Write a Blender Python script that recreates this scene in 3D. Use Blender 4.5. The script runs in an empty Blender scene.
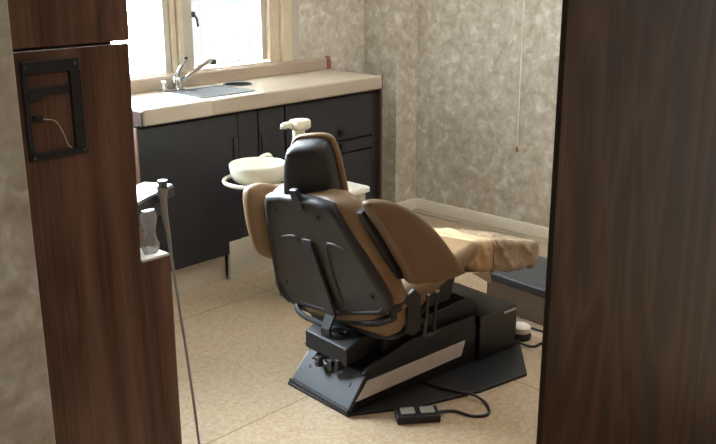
import bpy, bmesh, math, random
from mathutils import Vector, Matrix, noise
random.seed(4)
SC = bpy.context.scene
COL = SC.collection
R = math.radians

# ------------------------------------------------------------------ materials
def new_mat(name):
    m = bpy.data.materials.new(name); m.use_nodes = True
    nt = m.node_tree
    return m, nt, nt.nodes['Principled BSDF']

def rgb(r, g, b):
    f = lambda c: ((c/255+.055)/1.055)**2.4 if c > 10 else c/255/12.92
    return (f(r), f(g), f(b), 1)

def plain(name, col, rough=.5, metal=0, spec=.5, var=.0, scale=30, bump=0, coat=0, sub=None):
    """one colour, slightly mottled by noise"""
    m, nt, p = new_mat(name)
    p.inputs['Roughness'].default_value = rough
    p.inputs['Metallic'].default_value = metal
    p.inputs['Specular IOR Level'].default_value = spec
    p.inputs['Coat Weight'].default_value = coat
    tc = nt.nodes.new('ShaderNodeTexCoord'); n = nt.nodes.new('ShaderNodeTexNoise')
    n.inputs['Scale'].default_value = scale; n.inputs['Detail'].default_value = 5
    nt.links.new(tc.outputs['Object'], n.inputs['Vector'])
    cr = nt.nodes.new('ShaderNodeValToRGB')
    cr.color_ramp.elements[0].position = .3; cr.color_ramp.elements[1].position = .7
    cr.color_ramp.elements[0].color = tuple(c*(1-var) for c in col[:3])+(1,)
    cr.color_ramp.elements[1].color = tuple(min(1, c*(1+var)) for c in col[:3])+(1,)
    nt.links.new(n.outputs['Fac'], cr.inputs['Fac']); nt.links.new(cr.outputs['Color'], p.inputs['Base Color'])
    if bump:
        b = nt.nodes.new('ShaderNodeBump'); b.inputs['Strength'].default_value = bump; b.inputs['Distance'].default_value = .002
        nt.links.new(n.outputs['Fac'], b.inputs['Height']); nt.links.new(b.outputs['Normal'], p.inputs['Normal'])
    return m

def ramp(nt, stops):
    cr = nt.nodes.new('ShaderNodeValToRGB'); e = cr.color_ramp.elements
    while len(e) < len(stops): e.new(.5)
    for k, (pos, c) in enumerate(stops): e[k].position = pos; e[k].color = c
    return cr

def wood(name, dark, mid, light, rough=.42):
    m, nt, p = new_mat(name)
    p.inputs['Roughness'].default_value = rough; p.inputs['Specular IOR Level'].default_value = .3
    tc = nt.nodes.new('ShaderNodeTexCoord')
    mp = nt.nodes.new('ShaderNodeMapping'); mp.inputs['Scale'].default_value = (1, 1, .2)
    nt.links.new(tc.outputs['Object'], mp.inputs['Vector'])
    # broad cathedral figure: distorted bands across the board
    wv = nt.nodes.new('ShaderNodeTexNoise'); wv.inputs['Scale'].default_value = 4; wv.inputs['Detail'].default_value = 3
    wv.inputs['Distortion'].default_value = .6
    nt.links.new(mp.outputs['Vector'], wv.inputs['Vector'])
    mul = nt.nodes.new('ShaderNodeMath'); mul.operation = 'MULTIPLY'; mul.inputs[1].default_value = 14
    fr = nt.nodes.new('ShaderNodeMath'); fr.operation = 'PINGPONG'; fr.inputs[1].default_value = 1
    nt.links.new(wv.outputs['Fac'], mul.inputs[0]); nt.links.new(mul.outputs[0], fr.inputs[0])
    mp2 = nt.nodes.new('ShaderNodeMapping'); mp2.inputs['Scale'].default_value = (1, 1, .03)
    nt.links.new(tc.outputs['Object'], mp2.inputs['Vector'])
    fine = nt.nodes.new('ShaderNodeTexNoise'); fine.inputs['Scale'].default_value = 160; fine.inputs['Detail'].default_value = 6
    nt.links.new(mp2.outputs['Vector'], fine.inputs['Vector'])
    mix = nt.nodes.new('ShaderNodeMix'); mix.data_type = 'FLOAT'; mix.inputs['Factor'].default_value = .6
    nt.links.new(fr.outputs[0], mix.inputs[2]); nt.links.new(fine.outputs['Fac'], mix.inputs[3])
    cr = ramp(nt, [(.25, dark), (.5, mid), (.78, light)])
    nt.links.new(mix.outputs[0], cr.inputs['Fac']); nt.links.new(cr.outputs['Color'], p.inputs['Base Color'])
    b = nt.nodes.new('ShaderNodeBump'); b.inputs['Strength'].default_value = .15; b.inputs['Distance'].default_value = .001
    nt.links.new(fine.outputs['Fac'], b.inputs['Height']); nt.links.new(b.outputs['Normal'], p.inputs['Normal'])
    return m

def wallpaper(name):
    m, nt, p = new_mat(name)
    p.inputs['Roughness'].default_value = .6
    tc = nt.nodes.new('ShaderNodeTexCoord')
    n = nt.nodes.new('ShaderNodeTexNoise'); n.inputs['Scale'].default_value = 12; n.inputs['Detail'].default_value = 5
    n.inputs['Roughness'].default_value = .6; n.inputs['Distortion'].default_value = .7
    nt.links.new(tc.outputs['Object'], n.inputs['Vector'])
    n2 = nt.nodes.new('ShaderNodeTexNoise'); n2.inputs['Scale'].default_value = 24; n2.inputs['Detail'].default_value = 4
    n2.inputs['Distortion'].default_value = .8
    nt.links.new(tc.outputs['Object'], n2.inputs['Vector'])
    mix = nt.nodes.new('ShaderNodeMix'); mix.data_type = 'FLOAT'; mix.inputs['Factor'].default_value = .45
    nt.links.new(n.outputs['Fac'], mix.inputs[2]); nt.links.new(n2.outputs['Fac'], mix.inputs[3])
    cr = ramp(nt, [(.36, rgb(172, 162, 143)), (.46, rgb(188, 180, 163)), (.55, rgb(201, 195, 182)), (.64, rgb(222, 218, 208))])
    nt.links.new(mix.outputs[0], cr.inputs['Fac']); nt.links.new(cr.outputs['Color'], p.inputs['Base Color'])
    b = nt.nodes.new('ShaderNodeBump'); b.inputs['Strength'].default_value = .12; b.inputs['Distance'].default_value = .002
    nt.links.new(mix.outputs[0], b.inputs['Height']); nt.links.new(b.outputs['Normal'], p.inputs['Normal'])
    return m

def floor_mat():
    m, nt, p = new_mat('floor_tiles')
    tc = nt.nodes.new('ShaderNodeTexCoord')
    mp = nt.nodes.new('ShaderNodeMapping'); mp.inputs['Location'].default_value = (6.2, .775, 0)
    nt.links.new(tc.outputs['Object'], mp.inputs['Vector'])
    br = nt.nodes.new('ShaderNodeTexBrick')
    br.offset = 0; br.squash = 1
    br.inputs['Scale'].default_value = 1; br.inputs['Brick Width'].default_value = 7.4; br.inputs['Row Height'].default_value = .92
    br.inputs['Mortar Size'].default_value = .0032; br.inputs['Mortar Smooth'].default_value = .3
    br.inputs['Color1'].default_value = (1, 1, 1, 1); br.inputs['Color2'].default_value = (.95, .95, .95, 1)
    br.inputs['Mortar'].default_value = (.6, .55, .5, 1)
    nt.links.new(mp.outputs['Vector'], br.inputs['Vector'])
    n = nt.nodes.new('ShaderNodeTexNoise'); n.inputs['Scale'].default_value = 85; n.inputs['Detail'].default_value = 5; n.inputs['Roughness'].default_value = .75
    nt.links.new(tc.outputs['Object'], n.inputs['Vector'])
    cr = ramp(nt, [(.32, rgb(158, 136, 108)), (.47, rgb(176, 155, 127)), (.56, rgb(184, 165, 138)), (.7, rgb(196, 180, 156))])
    nt.links.new(n.outputs['Fac'], cr.inputs['Fac'])
    mx = nt.nodes.new('ShaderNodeMix'); mx.data_type = 'RGBA'; mx.blend_type = 'MULTIPLY'; mx.inputs['Factor'].default_value = 1
    nt.links.new(cr.outputs['Color'], mx.inputs[6]); nt.links.new(br.outputs['Color'], mx.inputs[7])
    nt.links.new(mx.outputs[2], p.inputs['Base Color'])
    n3 = nt.nodes.new('ShaderNodeTexNoise'); n3.inputs['Scale'].default_value = 7; n3.inputs['Detail'].default_value = 4
    nt.links.new(tc.outputs['Object'], n3.inputs['Vector'])
    mr = nt.nodes.new('ShaderNodeMapRange'); mr.inputs[3].default_value = .1; mr.inputs[4].default_value = .26
    nt.links.new(n3.outputs['Fac'], mr.inputs[0]); nt.links.new(mr.outputs[0], p.inputs['Roughness'])
    b = nt.nodes.new('ShaderNodeBump'); b.inputs['Strength'].default_value = .1; b.inputs['Distance'].default_value = .004
    n4 = nt.nodes.new('ShaderNodeTexNoise'); n4.inputs['Scale'].default_value = 16; n4.inputs['Detail'].default_value = 3
    nt.links.new(tc.outputs['Object'], n4.inputs['Vector'])
    nt.links.new(n4.outputs['Fac'], b.inputs['Height']); nt.links.new(b.outputs['Normal'], p.inputs['Normal'])
    p.inputs['Specular IOR Level'].default_value = .5
    return m

def glass_mat():
    m, nt, p = new_mat('window_glass')
    nt.nodes.remove(p); out = nt.nodes['Material Output']
    t = nt.nodes.new('ShaderNodeBsdfTransparent'); t.inputs[0].default_value = (.96, .97, .97, 1)
    g = nt.nodes.new('ShaderNodeBsdfGlossy'); g.inputs['Roughness'].default_value = .02
    fz = nt.nodes.new('ShaderNodeFresnel'); fz.inputs['IOR'].default_value = 1.45
    mx = nt.nodes.new('ShaderNodeMixShader')
    nt.links.new(fz.outputs[0], mx.inputs[0]); nt.links.new(t.outputs[0], mx.inputs[1]); nt.links.new(g.outputs[0], mx.inputs[2])
    nt.links.new(mx.outputs[0], out.inputs['Surface'])
    return m

def film_mat():
    m, nt, p = new_mat('clear_plastic_film')
    out = nt.nodes['Material Output']
    p.inputs['Base Color'].default_value = rgb(170, 170, 168); p.inputs['Roughness'].default_value = .25
    t = nt.nodes.new('ShaderNodeBsdfTransparent')
    mx = nt.nodes.new('ShaderNodeMixShader'); mx.inputs[0].default_value = .5
    nt.links.new(t.outputs[0], mx.inputs[1]); nt.links.new(p.outputs[0], mx.inputs[2]); nt.links.new(mx.outputs[0], out.inputs['Surface'])
    return m

def blind_mat():
    m, nt, p = new_mat('blind_slat_white')
    out = nt.nodes['Material Output']
    p.inputs['Base Color'].default_value = rgb(186, 186, 184); p.inputs['Roughness'].default_value = .5
    t = nt.nodes.new('ShaderNodeBsdfTranslucent'); t.inputs[0].default_value = rgb(232, 234, 234)
    mx = nt.nodes.new('ShaderNodeMixShader'); mx.inputs[0].default_value = .03
    nt.links.new(p.outputs[0], mx.inputs[1]); nt.links.new(t.outputs[0], mx.inputs[2]); nt.links.new(mx.outputs[0], out.inputs['Surface'])
    return m

M = dict(
    floor=floor_mat(), paper=wallpaper('mottled_wallpaper'),
    ceiling=plain('ceiling_paint', rgb(215, 212, 205), .9, var=.03),
    hall=plain('hall_paint', rgb(112, 98, 82), .8, var=.04),
    base=plain('baseboard_vinyl', rgb(224, 217, 200), .5, var=.04),
    shoe=plain('channel_grey', rgb(158, 146, 126), .5, var=.05),
    woodL=wood('walnut_flare_lightened', rgb(80, 57, 46), rgb(106, 78, 63), rgb(126, 97, 80)),  # same walnut as the right panel, lens flare put into the colour
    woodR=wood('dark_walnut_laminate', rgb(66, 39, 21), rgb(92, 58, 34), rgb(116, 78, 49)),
    woodedge=plain('dark_laminate_edge', rgb(40, 29, 24), .3, var=.1),
    counter=plain('cream_laminate', rgb(186, 173, 155), .3, var=.04, scale=60),
    splash=plain('tan_laminate', rgb(174, 157, 138), .35, var=.05, scale=60),
    pinktrim=plain('pinkish_bare_board', rgb(140, 112, 100), .6, var=.1),
    redend=plain('bare_reddish_board', rgb(150, 92, 78), .6, var=.2),
    cab=plain('dark_cabinet_laminate', rgb(42, 42, 47), .38, var=.08),
    cabdark=plain('cabinet_gap_black', rgb(18, 17, 18), .9, spec=.05),
    endpanel=plain('brown_end_panel', rgb(72, 50, 42), .5, var=.12),
    kick=plain('beige_kick_plate', rgb(196, 188, 172), .5, var=.04),
    frame=plain('cream_window_wood', rgb(205, 192, 165), .45, var=.05),
    frametan=plain('tan_window_wood', rgb(204, 188, 164), .5, var=.08),
    framegrey=plain('grey_window_wood', rgb(184, 178, 164), .5, var=.05),
    glass=glass_mat(), blind=blind_mat(), film=film_mat(),
    chrome=plain('chrome', rgb(215, 218, 222), .12, metal=1),
    steel=plain('brushed_steel', rgb(112, 115, 117), .45, metal=1, var=.04),
    darkmetal=plain('dark_metal', rgb(70, 70, 72), .4, metal=.8, var=.1),
    black=plain('black_plastic', rgb(20, 20, 22), .55, var=.1),
    blackgloss=plain('black_satin_cover', rgb(18, 18, 20), .34, var=.12),
    blackmat=plain('black_vinyl_mat', rgb(24, 24, 26), .5, var=.12),
    shell=plain('charcoal_shell', rgb(31, 31, 33), .52, var=.08, scale=300, bump=.15),
    cover=plain('slate_rear_cover', rgb(66, 70, 78), .42, var=.06),
    stripe=plain('grey_side_stripe', rgb(196, 190, 182), .45, var=.05),
    tan=plain('tan_vinyl', rgb(122, 97, 67), .5, var=.07, scale=14),
    armtan_shaded=plain('shaded_tan_vinyl', rgb(103, 80, 55), .5, var=.06, scale=14),  # darker copy of tan for the right armrest, shade put into the colour
    tanlight=plain('pale_tan_vinyl', rgb(176, 148, 114), .4, var=.08, scale=14),
    sleeve=plain('greyish_plastic_sleeve', rgb(150, 130, 106), .22, var=.1, scale=12),
    white=plain('white_enamel', rgb(226, 224, 214), .3, var=.02),
    ivory=plain('ivory_plastic', rgb(214, 207, 188), .35, var=.03),
    bowl=plain('pale_green_porcelain', rgb(222, 224, 210), .15, var=.03),
    bracket=plain('bracket_gunmetal', rgb(38, 40, 44), .5, var=.15),
    traymat=plain('navy_tray_edge', rgb(44, 46, 58), .35, var=.06),
    boxside=plain('taupe_box_side', rgb(104, 88, 74), .5, var=.06),
    boxtop=plain('dark_grey_box_top', rgb(58, 60, 64), .4, var=.06),
    hose=plain('grey_hose', rgb(140, 138, 134), .45, var=.05),
    cord=plain('cord_black', rgb(24, 22, 22), .5),
    string=plain('cream_string', rgb(222, 216, 200), .7),
    brass=plain('brass_tip', rgb(190, 150, 80), .3, metal=1),
    pad=plain('pale_pedal_pad', rgb(150, 150, 142), .45, var=.05),
)

# ------------------------------------------------------------------ mesh helpers
class MB:
    def __init__(s, xf=None): s.bm = bmesh.new(); s.xf = xf
    def v(s, p):
        p = Vector(p)
        return s.bm.verts.new(s.xf(p) if s.xf else p)
    def face(s, vs):
        try: return s.bm.faces.new(vs)
        except ValueError: return None
    def box(s, lo, hi):
        x0, y0, z0 = lo; x1, y1, z1 = hi
        c = [s.v(p) for p in ((x0,y0,z0),(x1,y0,z0),(x1,y1,z0),(x0,y1,z0),(x0,y0,z1),(x1,y0,z1),(x1,y1,z1),(x0,y1,z1))]
        for f in ((3,2,1,0),(4,5,6,7),(0,1,5,4),(1,2,6,5),(2,3,7,6),(3,0,4,7)): s.face([c[i] for i in f])
        return s
    def loft(s, rings, cap=True, closed=False):
        rs = [[s.v(p) for p in r] for r in rings]; n = len(rs[0])
        pairs = list(zip(rs, rs[1:])) + ([(rs[-1], rs[0])] if closed else [])
        for A, B in pairs:
            for i in range(n): s.face([A[i], A[(i+1)%n], B[(i+1)%n], B[i]])
        if cap and not closed:
            s.face(rs[0][::-1]); s.face(rs[-1])
        return s
    def prism(s, pts, fn, d0, d1):
        """2-D outline pts swept from d0 to d1; fn(p, d) gives the 3-D point"""
        return s.loft([[fn(p, d0) for p in pts], [fn(p, d1) for p in pts]])
    def tube(s, pts, r, n=8, cap=True):
        pts = [Vector(p) for p in pts]; rings = []
        rr = r if isinstance(r, (list, tuple)) else [r]*len(pts)
        up = Vector((0, 0, 1))
        for i, p in enumerate(pts):
            t = (pts[min(i+1, len(pts)-1)] - pts[max(i-1, 0)]).normalized()
            a = t.cross(up)
            if a.length < .15: a = t.cross(Vector((1, 0, 0)))
            a.normalize(); b = t.cross(a)
            rings.append([p + (a*math.cos(2*math.pi*k/n) + b*math.sin(2*math.pi*k/n))*rr[i] for k in range(n)])
        return s.loft(rings, cap)
    def lathe(s, prof, c, n=28, cap=True):
        cx, cy, cz = c
        return s.loft([[(cx+r*math.cos(2*math.pi*k/n), cy+r*math.sin(2*math.pi*k/n), cz+z) for k in range(n)] for r, z in prof], cap)
    def done(s, name, mat, parent=None, bevel=0, seg=2, angle=35, sub=0, loc=None):
        bmesh.ops.recalc_face_normals(s.bm, faces=s.bm.faces[:])
        me = bpy.data.meshes.new(name); s.bm.to_mesh(me); s.bm.free()
        o = bpy.data.objects.new(name, me); COL.objects.link(o)
        me.materials.append(mat)
        for f in me.polygons: f.use_smooth = True
        me.set_sharp_from_angle(angle=R(angle))
        if bevel:
            b = o.modifiers.new('bevel', 'BEVEL'); b.width = bevel; b.segments = seg; b.limit_method = 'ANGLE'; b.angle_limit = R(30)
            b.harden_normals = True
        if sub:
            b = o.modifiers.new('sub', 'SUBSURF'); b.levels = sub; b.render_levels = sub
        if parent: o.parent = parent
        if loc: o.location = loc
        return o

def smooth_path(pts, n=8):
    P = [Vector(p) for p in pts]; P = [2*P[0]-P[1]] + P + [2*P[-1]-P[-2]]; out = []
    for i in range(1, len(P)-2):
        for k in range(n):
            t = k/n; a, b, c, d = P[i-1], P[i], P[i+1], P[i+2]
            out.append(.5*((2*b)+(c-a)*t+(2*a-5*b+4*c-d)*t*t+(3*b-a-3*c+d)*t**3))
    return out + [P[-2]]
def smooth_loop(pts, n=6):
    P = [Vector((p[0], p[1], 0)) for p in pts]; N = len(P); out = []
    for i in range(N):
        for k in range(n):
            t = k/n; a, b, c, d = P[i-1], P[i], P[(i+1)%N], P[(i+2)%N]
            q = .5*((2*b)+(c-a)*t+(2*a-5*b+4*c-d)*t*t+(3*b-a-3*c+d)*t**3); out.append((q.x, q.y))
    return out
def rrect(hw, hh, r, n=5):
    out = []
    for cx, cy, a0 in ((hw-r, hh-r, 0), (-hw+r, hh-r, 90), (-hw+r, -hh+r, 180), (hw-r, -hh+r, 270)):
        for k in range(n+1):
            a = R(a0 + 90*k/n); out.append((cx+r*math.cos(a), cy+r*math.sin(a)))
    return out

def tag(o, label, cat, group=None, kind=None):
    o['label'] = label; o['category'] = cat
    if group: o['group'] = group
    if kind: o['kind'] = kind
    return o
def thing(name, label, cat, loc=(0, 0, 0), rz=0, group=None):
    o = bpy.data.objects.new(name, None); COL.objects.link(o); o.empty_display_size = .1
    o.location = loc; o.rotation_euler = (0, 0, rz)
    return tag(o, label, cat, group)
def struct(o, label=None, cat=None):
    o['kind'] = 'structure'
    if label: o['label'] = label
    if cat: o['category'] = cat
    return o
def box(name, lo, hi, mat, parent=None, bevel=0, seg=2):
    c = [(a+b)/2 for a, b in zip(lo, hi)]
    if parent: return MB().box(lo, hi).done(name, mat, parent, bevel, seg)
    c[2] = lo[2]
    o = MB().box([a-b for a, b in zip(lo, c)], [a-b for a, b in zip(hi, c)]).done(name, mat, None, bevel, seg)
    o.location = c; return o

# ------------------------------------------------------------------ setting
YW = .45            # inner face of the window wall
XR = .525           # inner face of the right wall
H = 2.42
struct(box('floor', (-5.2, -5, -.1), (.7, .62, 0), M['floor']), 'beige speckled vinyl tile floor with thin seams', 'floor')
struct(box('ceiling', (-5.2, -5, H), (.7, .62, H+.1), M['ceiling']), 'pale ceiling', 'ceiling')
WX0, WX1, WZ0, WZ1 = -2.35, -.33, .955, 2.12
mb = MB(); mb.box((-5.2, YW, 0), (WX0, YW+.16, H)); mb.box((WX1, YW, 0), (.7, YW+.16, H))
mb.box((WX0, YW, 0), (WX1, YW+.16, WZ0)); mb.box((WX0, YW, WZ1), (WX1, YW+.16, H))
struct(mb.done('wall_back', M['paper']), 'mottled beige wallpapered wall around the window', 'wall')
struct(box('wall_right', (XR, -5, 0), (.7, YW, H), M['paper']), 'mottled beige wallpapered wall behind the hanging cord', 'wall')
struct(box('wall_corner', (.335, .19, 0), (XR, YW, H), M['paper'], bevel=.004), 'wallpapered corner chase between counter and right wall', 'wall')
struct(box('wall_left', (-5.2, -5, 0), (-5.0, YW, H), M['hall']), 'plain wall at far left', 'wall')
struct(box('wall_front', (-5.0, -5, 0), (XR, -4.85, H), M['hall']), 'plain hallway wall', 'wall')
struct(box('wall_near', (-5.0, -1.80, 0), (-2.962, -1.70, H), M['paper'], bevel=.004), 'wallpapered wall end at the left edge of the view', 'wall')
# baseboards
prof = [(0, 0), (.013, 0), (.013, .062), (.006, .0775), (0, .0775)]
mb = MB(); mb.prism(prof, lambda p, d: (XR-p[0], d, p[1]), .19, -4.8)
struct(mb.done('baseboard_right', M['base'], bevel=.0015), 'cream baseboard along the right wall', 'baseboard')
mb = MB(); mb.prism(prof, lambda p, d: (d, .19-p[0], p[1]), .335, XR-.013)
struct(mb.done('baseboard_corner', M['base'], bevel=.0015), 'short cream baseboard on the corner chase', 'baseboard')
mb = MB(); mb.prism([(0, 0), (.05, 0), (.045, .008), (0, .014)], lambda p, d: (XR-.0135-p[0], d, p[1]), .175, -3.6)
struct(mb.done('trim_1', M['shoe'], bevel=.002), 'grey floor strip along the right baseboard', 'trim')

# window -------------------------------------------------------------
fy0, fy1 = YW+.01, YW+.13
win = struct(bpy.data.objects.new('window_1', None), 'bright cream framed window above the sink counter', 'window'); COL.objects.link(win)
def wbox(name, x0, x1, z0, z1, y0, y1, m, par=win, bev=.003): return box(name, (x0, y0, z0), (x1, y1, z1), m, par, bev)
# casing on the wall's face
wbox('casing', WX1-.002, -.262, WZ0+.014, WZ1+.08, YW-.02, YW+.02, M['frame'])
wbox('casing', -.262, -.205, WZ0+.014, WZ1+.08, YW-.012, YW-.0005, M['framegrey'])
wbox('casing', WX0-.08, WX0+.002, WZ0+.014, WZ1+.08, YW-.02, YW-.0005, M['frame'])
wbox('casing', WX0+.002, WX1-.002, WZ1, WZ1+.08, YW-.02, YW-.0005, M['frame'])
# outer frame
wbox('jamb', -.40, WX1-.0005, WZ0+.0005, WZ1-.0005, fy0, fy1, M['frametan'])
wbox('jamb', -.432, -.40, WZ0+.03, WZ1-.04, fy0+.03, fy1-.02, M['framegrey'])
wbox('jamb', WX0+.0005, WX0+.06, WZ0+.0005, WZ1-.0005, fy0, fy1, M['frametan'])
wbox('head', WX0+.06, -.40, WZ1-.05, WZ1-.0005, fy0, fy1, M['frame'])
wbox('bottom_rail', WX0+.06, -.40, WZ0+.0005, WZ0+.02, fy0, fy1, M['frame'])
# mullion between the panes
mu = wbox('mullion', -1.075, -.905, WZ0+.02, WZ1-.05, fy0+.015, fy1-.01, M['frametan'])
wbox('mullion_stile', -1.078, -1.046, WZ0+.02, WZ1-.05, fy0+.006, fy0+.03, M['framegrey'], mu)
wbox('mullion_stile', -1.040, -1.008, WZ0+.02, WZ1-.05, fy0+.002, fy0+.03, M['frame'], mu)
wbox('mullion_strip', -1.002, -.972, WZ0+.02, WZ1-.05, fy0-.012, fy0+.03, M['frame'], mu)
wbox('mullion_stile', -.965, -.905, WZ0+.02, WZ1-.05, fy0+.004, fy0+.03, M['framegrey'], mu)
wbox('pane', WX0+.06, -1.075, WZ0+.02, WZ1-.05, fy1-.04, fy1-.035, M['glass'], bev=0)
wbox('pane', -.905, -.432, WZ0+.02, WZ1-.05, fy1-.03, fy1-.025, M['glass'], bev=0)
mb = MB(); mb.box((-.908, fy0-.012, 1.235), (-.895, fy0+.006, 1.262))
mb.tube([(-.902, fy0-.01, 1.25), (-.893, fy0-.02, 1.225), (-.886, fy0-.016, 1.19)], .006)
mb.done('latch', M['darkmetal'], win, .002)['label'] = 'dark metal window latch on the middle post'
# mini blind
bl = thing('window_blind', 'white mini blind lowered over the right window pane', 'blind', (-.67, fy0+.05, WZ0+.03))
mb = MB(); z = .02
while z < 1.06:
    x0, x1 = -.226, .226; w = .0075
    dy, dz = w*math.cos(R(74)), w*math.sin(R(74))
    if True:
        vs = [mb.v((x0, -dy, z-dz)), mb.v((x1, -dy, z-dz)), mb.v((x1, dy, z+dz)), mb.v((x0, dy, z+dz))]
        us = [mb.v((x0, -dy, z-dz+.0006)), mb.v((x1, -dy, z-dz+.0006)), mb.v((x1, dy, z+dz+.0006)), mb.v((x0, dy, z+dz+.0006))]
        mb.face(vs[::-1]); mb.face(us)
        for i in range(4): mb.face([vs[i], vs[(i+1)%4], us[(i+1)%4], us[i]])
    z += .0135
mb.done('slats', M['blind'], bl, angle=20)
box('bottom_rail', (-.228, -.009, .0), (.228, .009, .012), M['blind'], bl, .002)
box('head_rail', (-.23, -.013, 1.062), (.23, .013, 1.085), M['blind'], bl, .002)
for x in (-.16, .16): MB().tube([(x, -.0098, .005), (x, -.0098, 1.065)], .0008, 5).done('ladder_cord', M['blind'], bl)

# ------------------------------------------------------------------ counter and cabinets
ct = thing('countertop', 'cream laminate worktop with upstand running beneath the window', 'countertop', (-.77, .2, .826))
def L(o): return lambda p: p - Vector(o)
SX0, SX1, SY0, SY1 = -1.165, -.845, .075, .345   # sink cut-out
HX, HY, HR = -.752, .318, .075
# slab built round the cut-out for the sink
mb = MB(L((-.77, .2, .826)))
Z0, Z1 = .826, .90
for lo, hi in (((-1.53, 0, Z0), (SX0, .4495, Z1)), ((SX1, 0, Z0), (-.0005, .4495, Z1)), ((SX0, 0, Z0), (SX1, SY0, Z1)), ((SX0, SY1, Z0), (SX1, .4495, Z1))):
    mb.box(lo, hi)
bmesh.ops.remove_doubles(mb.bm, verts=mb.bm.verts[:], dist=1e-5)
# drop the doubled inner faces
dd = {}
for f in mb.bm.faces:
    k = tuple(round(c, 4) for c in f.calc_center_median()); dd.setdefault(k, []).append(f)
bmesh.ops.delete(mb.bm, geom=[f for v in dd.values() if len(v) > 1 for f in v], context='FACES')
mb.done('slab', M['counter'], ct, .010, 3)
mb = MB(L((-.77, .2, .826)))
mb.prism([(.428, .9005), (.428, .958), (.436, .9685), (.4495, .9685), (.4495, .9005)], lambda p, d: (d, p[0], p[1]), -1.53, .0)
mb.done('upstand', M['splash'], ct, .003)
mb = MB(L((-.77, .2, .826)))
mb.prism([(.424, .9005), (.422, .945), (.430, .968), (.440, .974), (.4495, .974), (.4495, .9005)], lambda p, d: (d, p[0], p[1]), .0005, .03)
o = mb.done('upstand_end', M['redend'], ct, .004); o['label'] = 'reddish bare end of the upstand'
mb = MB(L((-.77, .2, .826)))
mb.box((0, .004, Z0), (.006, .42, Z1-.002)); o = mb.done('end_edge', M['endpanel'], ct, .002); o['label'] = 'brown bare end edge'
mb = MB(L((-.77, .2, .826))); mb.box((-1.5345, .012, Z0), (-1.5305, .42, Z1-.012)); o = mb.done('end_edge', M['endpanel'], ct, .001); o['label'] = 'left worktop end with shade in its colour'  # dark face added on the left end, its colour stands for shade

sk = thing('sink', 'stainless steel sink set into the cream worktop', 'sink', ((SX0+SX1)/2, (SY0+SY1)/2, .9))
mb = MB(); hw, hh = (SX1-SX0)/2-.0006, (SY1-SY0)/2-.0006
def ring(w, h, r, z): return [(x, y, z) for x, y in rrect(w, h, r, 6)]
mb.loft([ring(hw+.012, hh+.012, .03, .0006), ring(hw+.010, hh+.010, .03, .003), ring(hw-.012, hh-.012, .045, .002), ring(hw-.02, hh-.02, .05, -.02),
         ring(hw-.028, hh-.028, .055, -.12), ring(hw-.06, hh-.06, .05, -.135), ring(.03, .03, .0299, -.138)])
mb.done('basin', M['steel'], sk, angle=60)
mb = MB(); mb.lathe([(.03, -.1375), (.028, -.134), (.012, -.134), (.010, -.136)], (0, 0, 0), 20); mb.done('drain', M['darkmetal'], sk)

wc = thing('waste_chute', 'dark oval opening ring in worktop right of the sink', 'chute', (HX, HY, .9))
mb = MB(); mb.lathe([(HR, .0003), (HR, .004), (HR-.004, .005), (HR-.008, .003), (HR-.009, .0005)], (0, 0, 0), 32, cap=False); mb.done('rim', M['steel'], wc)
mb = MB(); mb.lathe([(HR-.0082, .0004), (HR-.0082, .0018), (.02, .0012)], (0, 0, 0), 32); mb.done('flap', M['cabdark'], wc)

fc = thing('faucet', 'chrome mixer tap with slanted spout and lever behind the sink', 'faucet', (-1.105, .385, .9))
mb = MB(); mb.loft([ring(.075, .026, .025, .0004), ring(.075, .026, .025, .008), ring(.07, .021, .02, .012)]); mb.done('base_plate', M['chrome'], fc)
mb = MB(); mb.lathe([(.022, .012), (.022, .04), (.018, .055), (.014, .062), (.006, .066)], (0.03, 0, 0), 20); mb.done('body', M['chrome'], fc)
mb = MB(); mb.lathe([(.016, .012), (.015, .035), (.017, .042), (.013, .052), (.004, .054)], (-.045, 0, 0), 18); mb.done('valve', M['chrome'], fc)
mb = MB(); mb.tube(smooth_path([(.03, -.012, .03), (.07, -.03, .062), (.14, -.048, .105), (.185, -.058, .128), (.20, -.062, .126)], 6), .0105, 10); sp = mb.done('spout', M['chrome'], fc)
box('aerator', (.195, -.072, .112), (.222, -.05, .136), M['cord'], sp, .004)
mb = MB(); mb.tube(smooth_path([(.03, 0, .055), (.045, .002, .09), (.075, .004, .125), (.092, .004, .142)], 5), [.009]*5+[.008]*5+[.007]*6, 10); lv = mb.done('lever', M['chrome'], fc)
mb = MB(); mb.lathe([(.004, -.008), (.009, -.004), (.009, .005), (.004, .009)], (.094, .004, .146), 12); mb.done('lever_knob', M['darkmetal'], lv)

def cabinet(name, label, x0, x1):
    t = thing(name, label, 'cabinet', ((x0+x1)/2, .24, 0))
    return t, L(((x0+x1)/2, .24, 0))
FY = .03
t, l = cabinet('sink_cabinet', 'dark two-door base cabinet under the sink', -1.555, -.694)
mb = MB(l)
for lo, hi in (((-1.555, .05, .131), (-1.537, .4495, .8255)), ((-.712, .05, .131), (-.694, .4495, .8255)), ((-1.5365, .05, .131), (-.7125, .4495, .149)), ((-1.5365, .43, .1495), (-.7125, .4495, .8255)), ((-1.5365, .05, .1495), (-.7125, .058, .8255))): mb.box(lo, hi)
mb.done('body', M['cab'], t, .001)
for x0, x1 in ((-1.55, -.995), (-.865, -.70)):
    mb = MB(l); mb.box((x0, FY, .135), (x1, .0495, .812)); d = mb.done('door', M['cab'], t, .003)
    hx = x1-.035 if x0 < -1.2 else x0+.012
    mb = MB(l); mb.box((hx, FY-.008, .42), (hx+.022, FY-.0005, .70)); mb.done('finger_pull', M['cab'], d, .003)
mb = MB(l); mb.box((-.99, FY+.004, .135), (-.87, .0495, .812)); mb.done('centre_stile', M['cab'], t, .002)
mb = MB(l); mb.box((-1.555, .068, .0), (-1.079, .085, .1305)); o = mb.done('kick_plate', M['kick'], t, .001)
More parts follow.
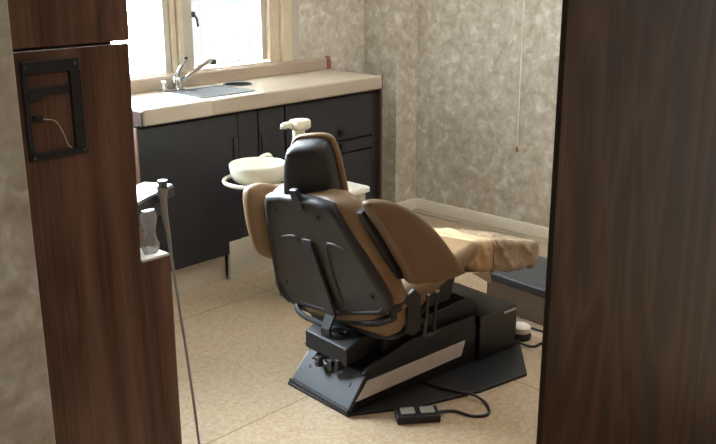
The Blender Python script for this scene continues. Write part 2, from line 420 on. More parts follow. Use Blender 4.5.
mb = MB(l); mb.box((-1.078, .026, .0), (-.694, .0485, .197)); mb.bm.normal_update(); o = mb.done('access_panel', M['kick'], t, .002); o['label'] = 'taller beige panel standing in front of the kick space'
mb = MB(l); mb.box((-1.562, .02, .0), (-1.5555, .052, .82)); o = mb.done('side_trim', M['pinktrim'], t, .001); o['label'] = 'pinkish bare side edge'

t, l = cabinet('drawer_cabinet', 'dark base cabinet with drawers at the right end of counter', -.693, 0)
mb = MB(l); mb.box((-.693, .05, .131), (-.0105, .4495, .8255)); mb.done('body', M['cab'], t, .001)
for z0, z1, zk in ((.582, .812, .625), (.512, .572, .552), (.135, .502, None)):
    mb = MB(l); mb.box((-.688, FY, z0), (-.055, .0495, z1)); d = mb.done('drawer' if zk else 'door', M['cab'], t, .003)
    if zk:
        mb = MB(l); mb.box((-.318, FY-.022, zk-.014), (-.29, FY-.0005, zk+.014)); mb.done('knob', M['black'], d, .004)
mb = MB(l); mb.box((-.05, FY+.004, .135), (-.011, .0495, .812)); mb.done('side_stile', M['cab'], t, .002)
mb = MB(l); mb.box((-.01, .008, 0), (.006, .43, .8255)); o = mb.done('end_panel', M['endpanel'], t, .002); o['label'] = 'brown end panel'
mb = MB(l); mb.box((-.693, .068, .0), (-.0105, .085, .1305)); mb.done('kick_plate', M['kick'], t, .001)

# ------------------------------------------------------------------ pull cord on the right wall
pc = thing('pull_cord', 'thin cream pull cord with brass tip hanging beside right wall', 'cord', (.495, -.556, .478))
mb = MB(); mb.tube([(0, .0, .03), (0, .0008, .4), (0, .0015, H-.478)], .0032, 6); mb.done('string', M['string'], pc)
mb = MB(); mb.lathe([(.002, .034), (.006, .030), (.008, .012), (.007, .004), (.003, 0)], (0, 0, 0), 12); mb.done('tip', M['brass'], pc)

# ------------------------------------------------------------------ wood partitions in the foreground
PY = -1.75
def panel(name, label, lo, hi, mat, bevel=.0015):
    return tag(box(name, lo, hi, mat, None, bevel), label, 'cabinet')
up = thing('upper_cabinet', 'walnut laminate upper cabinet at the top left', 'cabinet', (-2.83, PY, 1.3745))
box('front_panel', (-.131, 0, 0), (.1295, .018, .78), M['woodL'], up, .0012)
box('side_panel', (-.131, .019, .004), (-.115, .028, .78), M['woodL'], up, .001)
lw = thing('tall_cabinet', 'walnut laminate tall cabinet front with metal frame, stepped at right', 'cabinet', (-2.83, PY, 0))
pts = [(-.131, 0), (.188, 0), (.190, .92), (.118, .92), (.1265, 1.3685), (-.131, 1.3685)]
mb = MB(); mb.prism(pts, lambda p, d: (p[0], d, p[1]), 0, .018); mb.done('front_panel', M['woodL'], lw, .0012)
box('rail', (-.131, .019, 1.30), (.10, .034, 1.3735), M['woodedge'], lw, .001)
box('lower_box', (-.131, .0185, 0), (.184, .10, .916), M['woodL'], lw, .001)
o = box('ledge', (.122, .0005, .9205), (.189, .075, .926), M['white'], lw, .001); o['label'] = 'white ledge on top of the step'
box('fixing_block', (-.10, .019, .9165), (.09, .0345, 1.29), M['woodedge'], lw, .001)
bk = thing('wall_bracket', 'dark rectangular metal mounting frame screwed to the walnut cabinet', 'bracket', (-2.875, PY-.0005, 1.172))
mb = MB()
mb.box((-.056, -.010, .158), (.056, 0, .180)); mb.box((.036, -.010, .014), (.058, -.0002, .158))
mb.box((-.056, -.008, 0), (.060, -.0002, .014)); mb.box((-.0565, -.008, .0), (-.047, -.0003, .158))
mb.done('frame', M['bracket'], bk, .0015)
mb = MB(); mb.box((-.047, -.007, .118), (.036, -.0003, .132)); mb.box((-.05, -.012, .112), (-.02, -.007, .121)); mb.done('cross_bar', M['bracket'], bk, .0015)
mb = MB(); mb.box((-.042, -.012, .072), (-.026, -.0003, .082)); mb.done('clip', M['bracket'], bk, .0015)
mb = MB(); mb.tube(smooth_path([(-.026, -.006, .075), (.0, -.004, .068), (.014, -.003, .045), (.022, -.004, .02), (.032, -.005, .012)], 5), .0012, 6); o = mb.done('wire', M['frametan'], bk); o['label'] = 'loose tan wire inside the frame'
for x, z in ((.047, .170), (.052, .008), (-.05, .006), (-.05, .17)):
    mb = MB(); mb.lathe([(.0036, 0), (.0034, .0012), (.001, .0018)], (0, 0, 0), 10)
    s_ = mb.done('screw', M['steel'], bk); s_.rotation_euler = (R(90), 0, 0); s_.location = (x, -.0101 if z > .1 and x > 0 else -.0085, z)

pw = thing('wood_partition', 'large dark walnut laminate panel filling the right foreground', 'partition', (-1.662, -2.443, 0))
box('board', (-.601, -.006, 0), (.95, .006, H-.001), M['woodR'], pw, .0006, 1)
o = box('edge_strip', (-.603, -.0058, 0), (-.6012, .0058, H-.001), M['woodedge'], pw, .0004, 1); o['label'] = 'near-black edge strip'

# ------------------------------------------------------------------ dental delivery tray behind the tall cabinet
tz = 1.0
tr = thing('instrument_tray', 'white topped dental tray with navy edge behind the tall cabinet', 'tray', (-2.52, -1.46, 0))
e1 = (Vector((-2.446, -1.505)) - Vector((-2.602, -1.586))); u = e1.normalized(); w = Vector((-u.y, u.x))
c0 = Vector((-2.446, -1.505)) - Vector((-2.52, -1.46))
def tp(a, b, z): q = c0 - u*a + w*b; return Vector((q.x, q.y, z))
def rr_tray(a0, a1, b0, b1, z): return [tp(a0, b0, z), tp(a1, b0, z), tp(a1, b1, z), tp(a0, b1, z)]
mb = MB(); mb.loft([rr_tray(0, .27, 0, .085, tz-.03), rr_tray(0, .27, 0, .085, tz-.003)]); mb.done('tray_body', M['traymat'], tr, .006, 3)
mb = MB(); mb.loft([rr_tray(.004, .266, .004, .081, tz-.0029), rr_tray(.004, .266, .004, .081, tz)]); o = mb.done('tray_top', M['white'], tr, .001); o['label'] = 'white tray surface'
mb = MB(); mb.loft([rr_tray(.045, .27, .008, .078, tz-.062), rr_tray(.045, .27, .008, .078, tz-.0305)]); mb.done('housing', M['traymat'], tr, .004)
mb = MB(); q = tp(.19, .05, 0); mb.tube([(q.x, q.y, 0), (q.x, q.y, tz-.062)], .025, 14); mb.lathe([(.10, 0), (.10, .012), (.03, .03)], (q.x, q.y, 0), 24); mb.done('post', M['darkmetal'], tr)
hb = tp(.088, -.012, 0)
mb = MB(); mb.tube([(hb.x, hb.y, tz-.012), (hb.x+.002, hb.y, tz+.012), (hb.x+.004, hb.y, tz+.020)], [.010, .014, .0155], 14); mb.done('holder', M['hose'], tr)
hp = thing('air_syringe', 'grey dental syringe and hose hanging from the tray edge', 'syringe', (hb.x-2.52, hb.y-1.46, .78))
mb = MB(); mb.tube([(.002, -.001, .218), (.002, -.001, .17), (.010, 0, .12), (.014, 0, .06)], [.0085, .008, .005, .0033], 12); mb.done('barrel', M['hose'], hp)
mb = MB(); mb.tube([(.002, -.001, .25), (.002, -.001, .2185)], [.012, .009], 10); o = mb.done('nozzle_head', M['steel'], hp); o['label'] = 'steel head'
mb = MB(); mb.tube(smooth_path([(.014, 0, .062), (.020, 0, .0), (.030, 0, -.10), (.045, 0, -.25), (.060, -.002, -.45), (.066, -.01, -.68), (.062, -.03, -.763), (.02, -.02, -.773), (-.03, .05, -.773)], 6), .0033, 8); mb.done('hose', M['hose'], hp)
# crumpled clear bag standing on the white ledge
bg = thing('plastic_bag', 'crumpled clear plastic sleeve standing on the white ledge', 'bag', (-2.668, PY+.03, .9262))
mb = MB(); rings = []
for k in range(12):
    z = k*.0085; ww = .017+.004*math.sin(k*.9)
    rings.append([(math.cos(2*math.pi*i/14)*ww*(1+.35*noise.noise((i*1.3, k*.7, 2))), math.sin(2*math.pi*i/14)*.010*(1+.5*noise.noise((i*1.1, k*.6, 7))), z) for i in range(14)])
mb.loft(rings); mb.done('film', M['film'], bg, angle=25)

# ------------------------------------------------------------------ cuspidor unit
cu = thing('cuspidor_unit', 'white dental cuspidor cabinet with post standing behind the chair', 'cuspidor', (-.86, -.39, 0))
mb = MB(); mb.loft([[(x, y, z) for x, y in rrect(.165*s_, .135*s_, .02)] for s_, z in ((.95, 0), (.95, .03), (1, .031), (1, .475))]); mb.done('body', M['ivory'], cu, angle=40)
mb = MB(); mb.loft([[(x, y, z) for x, y in rrect(.18*s_, .15*s_, .02)] for s_, z in ((1, .4755), (1, .492), (.97, .5))]); mb.done('lid', M['white'], cu, .002)
mb = MB(); mb.tube([(-.098, .04, .5), (-.098, .04, .78)], [.03, .028], 16); mb.done('post', M['ivory'], cu)
mb = MB(); mb.loft([[(-.09+x, .04+y, z) for x, y in rrect(.045*s_, .04*s_, .025)] for s_, z in ((.8, .781), (1, .79), (1, .815), (.9, .824))])
mb.tube(smooth_path([(-.09, .045, .803), (-.14, .055, .806), (-.168, .06, .803), (-.172, .061, .79)], 5), .015, 10)
mb.done('cup_filler', M['ivory'], cu, angle=50)
# bowl, arm and ring belong to the unit
bx, by, bz = -.395, -.02, .60
mb = MB(); n = 36
prof_o = [(.05, 0), (.085, .005), (.108, .022), (.117, .045), (.121, .072), (.121, .083), (.118, .087), (.113, .084), (.105, .05), (.085, .025), (.05, .012), (.015, .009)]
mb.lathe(prof_o, (bx, by, bz), n); mb.done('bowl', M['bowl'], cu, angle=60)
mb = MB(); mb.tube([(bx+.145*math.cos(R(a)), by+.145*math.sin(R(a)), bz+.012) for a in range(0, 361, 12)], .009, 8, cap=False); rg = mb.done('ring', M['white'], cu)
mb = MB(); mb.tube([(bx+.15, by+.01, bz+.004), (bx+.23, by+.03, .56), (bx+.24, by+.04, .51)], .02, 10); mb.lathe([(.028, 0), (.028, -.05)], (bx, by, bz-.002), 16)
mb.tube([(bx, by, bz-.03), (bx+.14, by+.01, bz-.01)], .012, 10); mb.done('support_arm', M['ivory'], cu)
mb = MB(); mb.tube(smooth_path([(bx+.14, by+.06, bz+.03), (bx+.125, by+.06, bz+.088), (bx+.08, by+.045, bz+.10), (bx+.03, by+.03, bz+.092)], 5), .008, 8); mb.done('rinse_spout', M['white'], cu)

# ------------------------------------------------------------------ dental chair
CH = thing('dental_chair', 'reclined tan dental chair with charcoal back shell on a black base', 'dental chair', (-1.66, -1.17, 0), R(-6))
SH = .10
def up_(p): return Vector((p[0], p[1], p[2]-SH*p[1]))            # the seat assembly sits slightly tilted sideways
def BK(u, v, w):                                                  # back coordinates: across, up the recline, forward
    return Vector((.122 - .375*v + .927*w, u, .335 + .927*v + .375*w))
def upb(p): return up_(BK(*p))
# --- base
bp = [(-.008, .165), (-.002, -.168), (.236, -.286), (.48, -.349), (.718, -.372), (.92, -.172), (.92, .172), (.718, .372), (.48, .349), (.236, .286)]
mb = MB(); mb.prism(bp, lambda p, d: (p[0], p[1], d), 0, .012); mb.done('base_plate', M['blackmat'], CH, .003)
mb = MB(); mb.prism([(.03, .0125), (.66, .0125), (.66, .165), (.22, .165), (.105, .135)], lambda p, d: (p[0], d, p[1]), -.165, .165); mb.done('base_cover', M['blackgloss'], CH, .004)
for s_ in (-1, 1):
    mb = MB(); mb.prism([(.04, .045), (.569, .058), (.590, .116), (.094, .107)], lambda p, d: (p[0], d, p[1]), s_*.1655, s_*.171)
    mb.done('side_stripe', M['stripe'], CH, .001)['label'] = 'pale grey side stripe'
    mb = MB(); mb.prism([(.075, .137), (.64, .168), (.64, .205), (.30, .205), (.10, .158)], lambda p, d: (p[0], d, p[1]), s_*.155, s_*.172)
    mb.done('side_rail', M['black'], CH, .003)
# slanted rear cover with lower lip
mb = MB(); mb.loft([[(.006, .158, .013), (.006, -.168, .013), (.026, -.168, .013), (.026, .158, .013)],
                    [(.006, .158, .024), (.006, -.168, .024), (.027, -.168, .024), (.027, .158, .024)],
                    [(.088, .150, .128), (.088, -.164, .128), (.099, -.164, .1285), (.099, .150, .1285)]])
rc = mb.done('rear_cover', M['cover'], CH, .004); rc['label'] = 'slate grey slanted rear cover'
mb = MB(); mb.box((-.004, -.172, .0125), (.0055, .162, .026)); mb.done('rear_lip', M['black'], CH, .002)
nrm = Vector((-.72, 0, .69))
for y_, k in ((.105, .55), (-.115, .6)):
    c = Vector((.006+.082*k, y_, .024+.104*k))
    mb = MB(); mb.tube([c-nrm*.001, c+nrm*.003], .0075, 12); mb.done('screw', M['black'], rc)
# pedestal box at the front
mb = MB(); mb.box((.661, -.18, .0125), (.882, .165, .192)); pb = mb.done('pedestal_box', M['blackgloss'], CH, .006)
mb = MB(); mb.box((.80, -.1815, .172), (.87, -.1803, .181)); mb.done('badge', M['stripe'], pb, .0003)['label'] = 'small pale badge strip'
mb = MB(); mb.box((.70, -.1807, .03), (.703, -.1803, .185)); mb.done('seam', M['black'], pb)
# lift arm and pivot block
mb = MB(); mb.prism([(.055, .145), (.055, .212), (.12, .235), (.20, .235), (.22, .167)], lambda p, d: (p[0], d, p[1]), -.10, .135); mb.done('pivot_block', M['black'], CH, .005)
mb = MB(); mb.prism([(.20, .17), (.20, .235), (.62, .27), (.70, .235), (.70, .1925), (.60, .17)], lambda p, d: (p[0], d, p[1]), -.135, .135); mb.done('lift_arm', M['black'], CH, .006)
lk = MB()
lk.tube([(.066, .07, .145), (.045, .07, .122)], .010, 10); lk.tube([(.05, .085, .122), (.05, -.06, .122)], .007, 10)
lk.box((.036, .03, .105), (.056, .055, .140)); lk.box((.038, -.035, .112), (.056, -.01, .150)); lk.box((.045, -.065, .12), (.07, -.045, .16))
lk.tube([(.03, .04, .115), (.05, .04, .115)], .010, 10)
lk.done('linkage', M['darkmetal'], CH, .002)
# --- seat
def seat_ring(a, zb, zt, hw, r):
    zc, hh = (zb+zt)/2, (zt-zb)/2
    return [(a, x, zc+y) for x, y in rrect(hw, hh, min(r, hh*.95), 6)]
mb = MB(up_)
mb.loft([seat_ring(a, zb, zt, hw, r) for a, zb, zt, hw, r in (
    (.118, .280, .365, .20, .03), (.124, .262, .39, .238, .05), (.14, .254, .41, .262, .06), (.17, .258, .425, .268, .06), (.22, .285, .44, .264, .06),
    (.30, .345, .46, .262, .05), (.42, .40, .485, .258, .04), (.52, .425, .50, .245, .035), (.58, .435, .502, .225, .03), (.60, .455, .495, .20, .02))])
mb.done('seat', M['tan'], CH, angle=60)
mb = MB(up_)
mb.loft([[(a, x, z) for x, z in ((-hw, z0), (hw, z0), (hw+.006, z0+.018), (hw-.01, z0+.03), (-hw+.01, z0+.03), (-hw-.006, z0+.018))] for a, hw, z0 in ((.130, .16, .238), (.145, .215, .238), (.17, .235, .238), (.26, .235, .262), (.34, .22, .325))])
mb.done('seat_pan', M['black'], CH, .006)
# piping along the rear left bottom edge
mb = MB(up_); mb.tube(smooth_path([(.20, .276, .30), (.14, .276, .29), (.108, .240, .262), (.104, .12, .244), (.106, -.05, .242)], 6), .011, 8); mb.done('seat_edge_trim', M['black'], CH)
# --- backrest cushion
def brect(v, hw, w0, w1, r, sk=0):
    wc, hh = (w0+w1)/2, (w1-w0)/2
    return [(x, v, wc+y) for x, y in rrect(hw, hh, min(r, hh*.95), 6)]
mb = MB(upb)
mb.loft([brect(*q) for q in ((-.03, .20, .02, .07, .025), (-.015, .255, .006, .085, .035), (.02, .285, -.004, .095, .045), (.15, .275, -.006, .095, .045),
    (.30, .250, -.006, .092, .045), (.39, .232, -.006, .087, .04), (.435, .215, -.004, .08, .035), (.458, .18, .004, .072, .03), (.466, .13, .018, .06, .018))])
mb.done('backrest', M['tan'], CH, angle=60)
# charcoal rear shell, gently wrapped round the sides
def shell_pt(u, v, off):
    wrap = .12*max(0, abs(u)-.13)**1.6
    return (u, v, -.026 + off + wrap)
outl = [(-.296, .04), (-.288, -.015), (-.25, -.045), (0, -.055), (.25, -.045), (.288, -.015), (.296, .04), (.268, .17), (.232, .33), (.206, .425), (.185, .456), (.10, .47), (0, .472), (-.10, .47), (-.185, .456), (-.206, .425), (-.232, .33), (-.268, .17)]
def inset(o, k, dv=0): return [(x*k, .22+(y-.22)*k+dv) for x, y in o]
mb = MB(upb)
rr = []
outl = [((x*(.99+.34*max(0, 1-y/.45)), y+(.015-.035*x/.29)*max(0, 1-y/.3)) if x > 0 else (x*(.93 + .07*max(0, 1-y/.45)), y+(.07*(-x/.29)+.015*(1+x/.29))*max(0, 1-y/.3))) for x, y in outl]
for k, off in ((1.0, .028), (1.0, .008), (.985, .001), (.955, -.003)): rr.append([shell_pt(x, y, off) for x, y in inset(outl, k)])
for k, off in ((.93, -.003), (.915, .003), (.80, .004), (.5, .004), (.2, .004)): rr.append([shell_pt(x, y, off) for x, y in inset(outl, k)])
mb.loft(rr); sh = mb.done('back_shell', M['shell'], CH, angle=45)
# raised ribs and lower band of the shell
for s_ in (-1, 1):
    mb = MB(upb)
    pth = [(s_*.175, .285, 0), (s_*.11, .300, 0), (s_*.075, .285, 0), (s_*.055, .20, 0), (s_*.045, .10, 0), (s_*.04, .02, 0)]
    mb.tube([shell_pt(x, y, .003) for x, y, _ in smooth_path(pth, 5)], .005, 8); mb.done('rib', M['shell'], sh)
for x, y in ((.15, .405), (-.09, .405), (.275, .06), (-.225, .10)):
    c = Vector(shell_pt(x, y, 0))
    mb = MB(upb); mb.tube([c, c+Vector((0, 0, -.004))], .0085, 12); mb.done('screw', M['black'], sh)
mb = MB(upb); mb.tube([shell_pt(x, y, .012) for x, y, _ in smooth_path([(.345, .03, 0), (.30, -.05, 0), (.16, -.068, 0), (0, -.062, 0), (-.16, -.035, 0), (-.26, .005, 0), (-.285, .02, 0)], 5)], .014, 8); mb.done('lower_band', M['black'], CH)
# centre bar carrying the back down to the pivot
bar = [BK(0, .30, -.026), BK(0, .28, -.036), BK(0, .0, -.046), Vector((.088, 0, .30)), Vector((.062, 0, .25)), Vector((.064, 0, .222))]
wid = [.026, .028, .029, .027, .024, .024]
mb = MB(up_); mb.loft([[(q.x, .028-w_, q.z), (q.x, .028+w_, q.z), (q.x+.013, .028+w_, q.z+.004), (q.x+.013, .028-w_, q.z+.004)] for q, w_ in zip(bar, wid)]); mb.done('back_bar', M['shell'], CH, .003)
# side plates of the recline hinge
for s_ in (-1, 1):
    mb = MB(up_); mb.prism([(.10, .382), (.16, .398), (.205, .425), (.235, .40), (.235, .27), (.20, .255), (.178, .27), (.175, .368), (.10, .352)], lambda p, d: (p[0], d, p[1]), s_*.266, s_*.284); mb.done('hinge_plate', M['black'], CH, .004)
# levers on the right side
for a_, m_ in ((.262, 'steel'), (.305, 'black')):
    mb = MB(up_); mb.tube([(a_, -.276, .235), (a_+.004, -.279, .31), (a_+.008, -.281, .385)], .0065, 8); lv = mb.done('lever', M['darkmetal'] if m_ == 'steel' else M['black'], CH)
    mb = MB(up_); mb.tube([(a_+.008, -.281, .3852), (a_+.009, -.2815, .396)], .008, 8); mb.done('lever_tip', M['chrome'], lv)
mb = MB(up_); mb.tube([(.262, -.276, .236), (.33, -.272, .232), (.33, -.14, .232)], .010, 8); mb.done('lever_mount', M['darkmetal'], CH)
# --- armrests: leaf-shaped pads on both sides of the back
leafR = [(-.046, .762), (-.02, .780), (.05, .762), (.14, .716), (.24, .638), (.33, .535), (.392, .452), (.385, .442), (.30, .440), (.20, .452), (.145, .468), (.115, .52), (.03, .655)]
leafL = [(-.055, .742), (-.02, .770), (.05, .762), (.14, .716), (.24, .638), (.33, .535), (.392, .452), (.385, .442), (.30, .440), (.16, .455), (.06, .468), (-.01, .515), (-.045, .62)]
def arm(s_, leaf, y0, rows):
    pts = smooth_loop(leaf, 5)
    cxm = sum(p[0] for p in pts)/len(pts); czm = sum(p[1] for p in pts)/len(pts)
    mb = MB(up_)
    def rg(ins, d):
        out = []
        for x, z in pts:
            q = Vector((cxm-x, czm-z)); l_ = q.length; q = q/l_*min(ins, l_*.95); out.append((x+q.x, s_*(y0+d), z+q.y))
        return out
    mb.loft([rg(i_, d_) for i_, d_ in rows])
    return mb.done('armrest', M['armtan_shaded'] if s_ < 0 else M['tan'], CH, angle=70)
flat = ((.2, .004), (.08, .003), (.03, .002), (.012, .004), (.003, .010), (0, .020), (0, .034), (.003, .044), (.010, .051), (.022, .055), (.06, .056), (.12, .056), (.2, .056))
puff = ((.2, .0), (.08, .0), (.03, .004), (.012, .012), (.003, .022), (0, .036), (0, .050), (.003, .064), (.012, .075), (.03, .082), (.08, .086), (.2, .086))
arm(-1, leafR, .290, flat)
for s_ in (-1, 1):
    mb = MB(up_); mb.prism([(-.038, .735), (-.01, .752), (.05, .72), (.19, .56), (.19, .47), (.128, .478)], lambda p, d: (p[0], d, p[1]), s_*.262, s_*.2885) if s_ < 0 else mb.prism([(.0, .70), (.05, .72), (.19, .56), (.19, .47), (.14, .50)], lambda p, d: (p[0], d, p[1]), .262, .2885); mb.done('gap_shade_plate', M['black'], CH, .003)  # black plates added to stop light leaking through the armrest gaps
arm(1, leafL, .292, [(i_, d_*.85) for i_, d_ in puff])
for s_ in (-1, 1):
    mb = MB(up_); mb.tube([(.17, s_*.25, .56), (.19, s_*.305, .56)], .018, 10); mb.done('arm_pivot', M['black'], CH)
# --- legrest under wrinkled cover
def wr(p, k=1):
    q = up_(p); n_ = noise.noise(Vector((p[0]*16, p[1]*7, p[2]*9)))*.55 + noise.noise(Vector((p[0]*34, p[1]*15, p[2]*21)))*.45
    ridge = (1-abs(noise.noise(Vector((p[0]*22+3, p[1]*9, p[2]*13))))*2.2)
    d = (n_*.016 + max(0, ridge)**3*.012)
    c = Vector((p[0], 0, .42-.1*(p[0]-.7)))
    dirv = (Vector(p)-c); dirv.x = 0; dirv.normalize()
    return q + dirv*d
def leg_ring(a, zb, zt, hw):
    zc, hh = (zb+zt)/2, (zt-zb)/2; r = min(.03, hh*.9)
    base = rrect(hw, hh, r, 6); out = []
    for i in range(len(base)):                                    # refine long sides so wrinkles can form
        p, q = base[i], base[(i+1) % len(base)]; L_ = math.dist(p, q); n_ = max(1, int(L_/.012))
        out += [(a, p[0]+(q[0]-p[0])*t/n_, zc+p[1]+(q[1]-p[1])*t/n_) for t in range(n_)]
    return out
ctrl = [(.54, .43, .475, .19), (.57, .405, .49, .195), (.62, .375, .495, .195), (.70, .352, .482, .19), (.80, .338, .455, .186), (.90, .322, .428, .182), (.97, .312, .414, .180), (.990, .320, .408, .174), (.995, .338, .392, .155)]
rings = []
NN = 46
for k in range(NN+1):
    a_ = .54 + (.995-.54)*k/NN
    for i in range(len(ctrl)-1):
        if ctrl[i][0] <= a_ <= ctrl[i+1][0]+1e-9:
            t_ = (a_-ctrl[i][0])/(ctrl[i+1][0]-ctrl[i][0]); rings.append([c+(d-c)*t_ for c, d in zip(ctrl[i], ctrl[i+1])]); break
def leg_ring_fixed(a, zb, zt, hw, N=120):
    zc, hh = (zb+zt)/2, (zt-zb)/2; base = rrect(hw, hh, min(.03, hh*.9), 6); n = len(base)
    seg = [math.dist(base[i], base[(i+1) % n]) for i in range(n)]; T = sum(seg); out = []; i = 0; acc = 0
    for k in range(N):
        s = T*k/N
        while acc+seg[i] < s-1e-9: acc += seg[i]; i += 1
        f = (s-acc)/seg[i]; p, q = base[i], base[(i+1) % n]
        out.append((a, p[0]+(q[0]-p[0])*f, zc+p[1]+(q[1]-p[1])*f))
    return out
mb = MB(wr); mb.loft([leg_ring_fixed(*r_) for r_ in rings]); lgr = mb.done('legrest', M['tanlight'], CH, angle=80)
lgr['label'] = 'wrinkled pale tan legrest'
mb = MB(wr); sl = [[r_[0]+(.004 if r_[0] > .98 else 0), r_[1]-.006, r_[2]+.006, r_[3]+.006] for r_ in rings if r_[0] > .70]
sl[0][1] += .012; sl[0][2] -= .004
mb.loft([leg_ring_fixed(*r_) for r_ in sl]); mb.done('foot_cover', M['sleeve'], lgr, angle=80)['label'] = 'shiny greyish plastic foot cover'
mb = MB(up_); mb.loft([[(.60, y_, .372), (.70, y_, .358), (.712, y_, .30)] for y_ in (-.182, -.184)]); mb.done('cover_flap', M['sleeve'], lgr)
mb = MB(up_); mb.prism([(.50, .40), (.60, .362), (.90, .302), (.90, .322), (.60, .385)], lambda p, d: (p[0], d, p[1]), -.12, .12); mb.done('legrest_frame', M['black'], CH, .004)
mb = MB(up_); mb.prism([(.40, .26), (.56, .26), (.60, .372), (.50, .41), (.36, .36)], lambda p, d: (p[0], d, p[1]), -.11, .11); mb.done('seat_frame', M['black'], CH, .004)
# --- headrest
def HK(u, v, w):
    cs, sn = math.cos(R(17)), math.sin(R(17))
    u, w = u*math.cos(R(22)) + (w-.03)*math.sin(R(22)), .03 + (w-.03)*math.cos(R(22)) - u*math.sin(R(22))
    return up_(Vector((-.035 - sn*v + cs*w + .017, u + .004, .744 + cs*v*1.05 + sn*w)))
def hk(p): return HK(*p)
def hring(w, k, rr_=.05):
    o = []
    for x, y in smooth_loop([(-.094, .008), (-.098, .07), (-.096, .150), (-.074, .184), (0, .192), (.040, .184), (.068, .142), (.096, .06), (.114, -.012), (.09, -.044), (0, -.050), (-.084, -.040)], 4):
        o.append((x*k, .097+(y-.097)*k, w))
    return o
mb = MB(hk); mb.loft([hring(.060, .90), hring(.058, 1.07), hring(.062, 1.12), hring(.074, 1.12), hring(.086, 1.03), hring(.092, .8), hring(.092, .3)]); hr = mb.done('headrest', M['tan'], CH, angle=70)
mb = MB(hk); mb.loft([hring(.066, 1.0), hring(.04, 1.0), hring(.012, .98), hring(-.006, .90), hring(-.012, .78), hring(-.014, .5), hring(-.014, .15)]); hs = mb.done('headrest_shell', M['shell'], hr, angle=60)
hs['label'] = 'black moulded rear shell of the headrest'
for x, y in ((.03, .168), (-.045, .045), (.045, .05)):
    mb = MB(hk); mb.tube([(x, y, -.011), (x, y, -.0165)], .006, 10); mb.done('screw', M['bracket'], hs)
mb = MB(upb); mb.prism([(-.030, .43), (.014, .43), (.016, .475), (.010, .505), (-.024, .505)], lambda p, d: (p[0], p[1], d), -.030, -.012); mb.done('headrest_bracket', M['bracket'], CH, .003)

# ------------------------------------------------------------------ floor items round the chair
fp = thing('foot_pedal', 'black two-button foot pedal on the floor beside the chair base', 'pedal', (-1.52, -1.52, 0), R(-40))
mb = MB(); mb.box((-.075, -.038, 0), (.075, .038, .028)); mb.done('housing', M['black'], fp, .004)
for x in (-.034, .034):
    mb = MB(); mb.loft([[(x+q*.9, w_, z) for q, w_ in rrect(.027, .022, .006)] for z in (.0285, .034)]); mb.done('button', M['pad'], fp, .001)['label'] = 'pale foot button'
mb = MB(); c0_, s0_ = math.cos(R(40)), math.sin(R(40))
def fl(p): d = Vector(p)-Vector((-1.52, -1.52, 0)); return Vector((d.x*c0_-d.y*s0_, d.x*s0_+d.y*c0_, d.z))
mb = MB(fl); mb.tube(smooth_path([(-1.455, -1.555, .012), (-1.40, -1.585, .006), (-1.385, -1.655, .006), (-1.335, -1.685, .006), (-1.28, -1.635, .007), (-1.276, -1.575, .018), (-1.30, -1.50, .0185), (-1.315, -1.425, .0185), (-1.32, -1.36, .0185)], 7), .0052, 8); mb.done('cord', M['cord'], fp)

ub = thing('utility_box', 'low taupe box with dark grey lid standing by the footrest', 'box', (-.34, -1.30, 0), R(-6))
mb = MB(); mb.box((-.18, -.19, 0), (.16, .205, .132)); mb.done('body', M['boxside'], ub, .004)
mb = MB(); mb.box((-.188, -.2, .1325), (.168, .213, .168)); mb.done('lid', M['boxtop'], ub, .010, 3)['label'] = 'dark grey lid'
fv = thing('floor_valve', 'small white floor valve with dark foot in front of black pedestal', 'valve', (-.70, -1.40, 0))
mb = MB(); mb.lathe([(.040, 0), (.042, .018), (.036, .028)], (0, 0, 0), 20); mb.done('foot', M['black'], fv, .001)
mb = MB(); mb.lathe([(.036, .0285), (.040, .034), (.038, .052), (.026, .062), (.008, .064)], (0, 0, 0), 20); mb.done('cap', M['white'], fv)
def cable(label, pts, r=.005):
    o0 = Vector(pts[0]); o0.z = 0
    mb = MB(L(o0)); mb.tube(smooth_path(pts, 6), r, 8); o = mb.done('floor_cable', M['cord']); o.location = o0
    return tag(o, label, 'cable', 'cables on the floor')
cable('black cable looping over the floor behind the white valve', [(-.66, -1.36, .006), (-.60, -1.34, .006), (-.60, -1.47, .006), (-.66, -1.57, .006), (-.70, -1.75, .006), (-.72, -1.95, .006)])
cable('black cable curling in front of the white valve', [(-.775, -1.43, .0185), (-.765, -1.465, .0085), (-.745, -1.495, .006), (-.70, -1.50, .006), (-.735, -1.56, .006), (-.79, -1.64, .006), (-.88, -1.78, .006)])

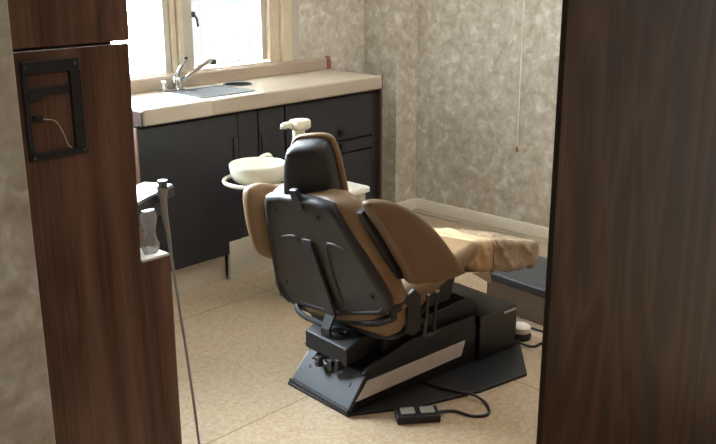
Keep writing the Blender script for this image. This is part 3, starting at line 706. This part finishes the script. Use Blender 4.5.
# ------------------------------------------------------------------ light, sky, camera
w = bpy.data.worlds.new('sky'); SC.world = w; w.use_nodes = True
bgn = w.node_tree.nodes['Background']; bgn.inputs[0].default_value = (.86, .95, 1.03, 1); bgn.inputs[1].default_value = 17.0
def area(name, loc, rot, sx, sy, power, col=(1, 1, 1), portal=False):
    d = bpy.data.lights.new(name, 'AREA'); d.shape = 'RECTANGLE'; d.size = sx; d.size_y = sy; d.energy = power; d.color = col
    o = bpy.data.objects.new(name, d); COL.objects.link(o); o.location = loc; o.rotation_euler = rot
    if portal: d.cycles.is_portal = True
    return o
area('window_portal', ((WX0+WX1)/2, YW+.165, (WZ0+WZ1)/2), (R(-90), 0, 0), WX1-WX0, WZ1-WZ0, 1, portal=True)
area('room_fill', (-.2, -1.3, H-.03), (0, 0, 0), .6, 1.2, 4, (1, .98, .94))  # unseen overhead fill added to brighten the right wall and floor
area('hall_fill', (-3.9, -3.9, H-.03), (0, 0, 0), .9, .5, 2.6, (1, .95, .88))  # unseen fill added behind the camera to light the foreground panels

cam = bpy.data.cameras.new('camera'); co = bpy.data.objects.new('camera', cam); COL.objects.link(co)
cam.sensor_width = 36; cam.lens = 906.617/716*36; cam.clip_start = .05
yaw, pit, rol = .81531988, .28722186, -.00317160
F = Vector((math.sin(yaw)*math.cos(pit), math.cos(yaw)*math.cos(pit), -math.sin(pit)))
R0 = Vector((math.cos(yaw), -math.sin(yaw), 0)); U0 = R0.cross(F)
Rr = R0*math.cos(rol)+U0*math.sin(rol); Uu = -R0*math.sin(rol)+U0*math.cos(rol)
mt = Matrix(((Rr.x, Uu.x, -F.x, -3.69657878), (Rr.y, Uu.y, -F.y, -3.29332194), (Rr.z, Uu.z, -F.z, 1.53271292), (0, 0, 0, 1)))
co.matrix_world = mt
SC.camera = co
vs = SC.view_settings
vs.view_transform = 'Standard'; vs.look = 'None'; vs.exposure = 2.45; vs.gamma = 1; vs.use_curve_mapping = False
SC.cycles.use_denoising = True
SC.cycles.max_bounces = 10; SC.cycles.diffuse_bounces = 6; SC.cycles.transparent_max_bounces = 12
SC.cycles.sample_clamp_indirect = 6
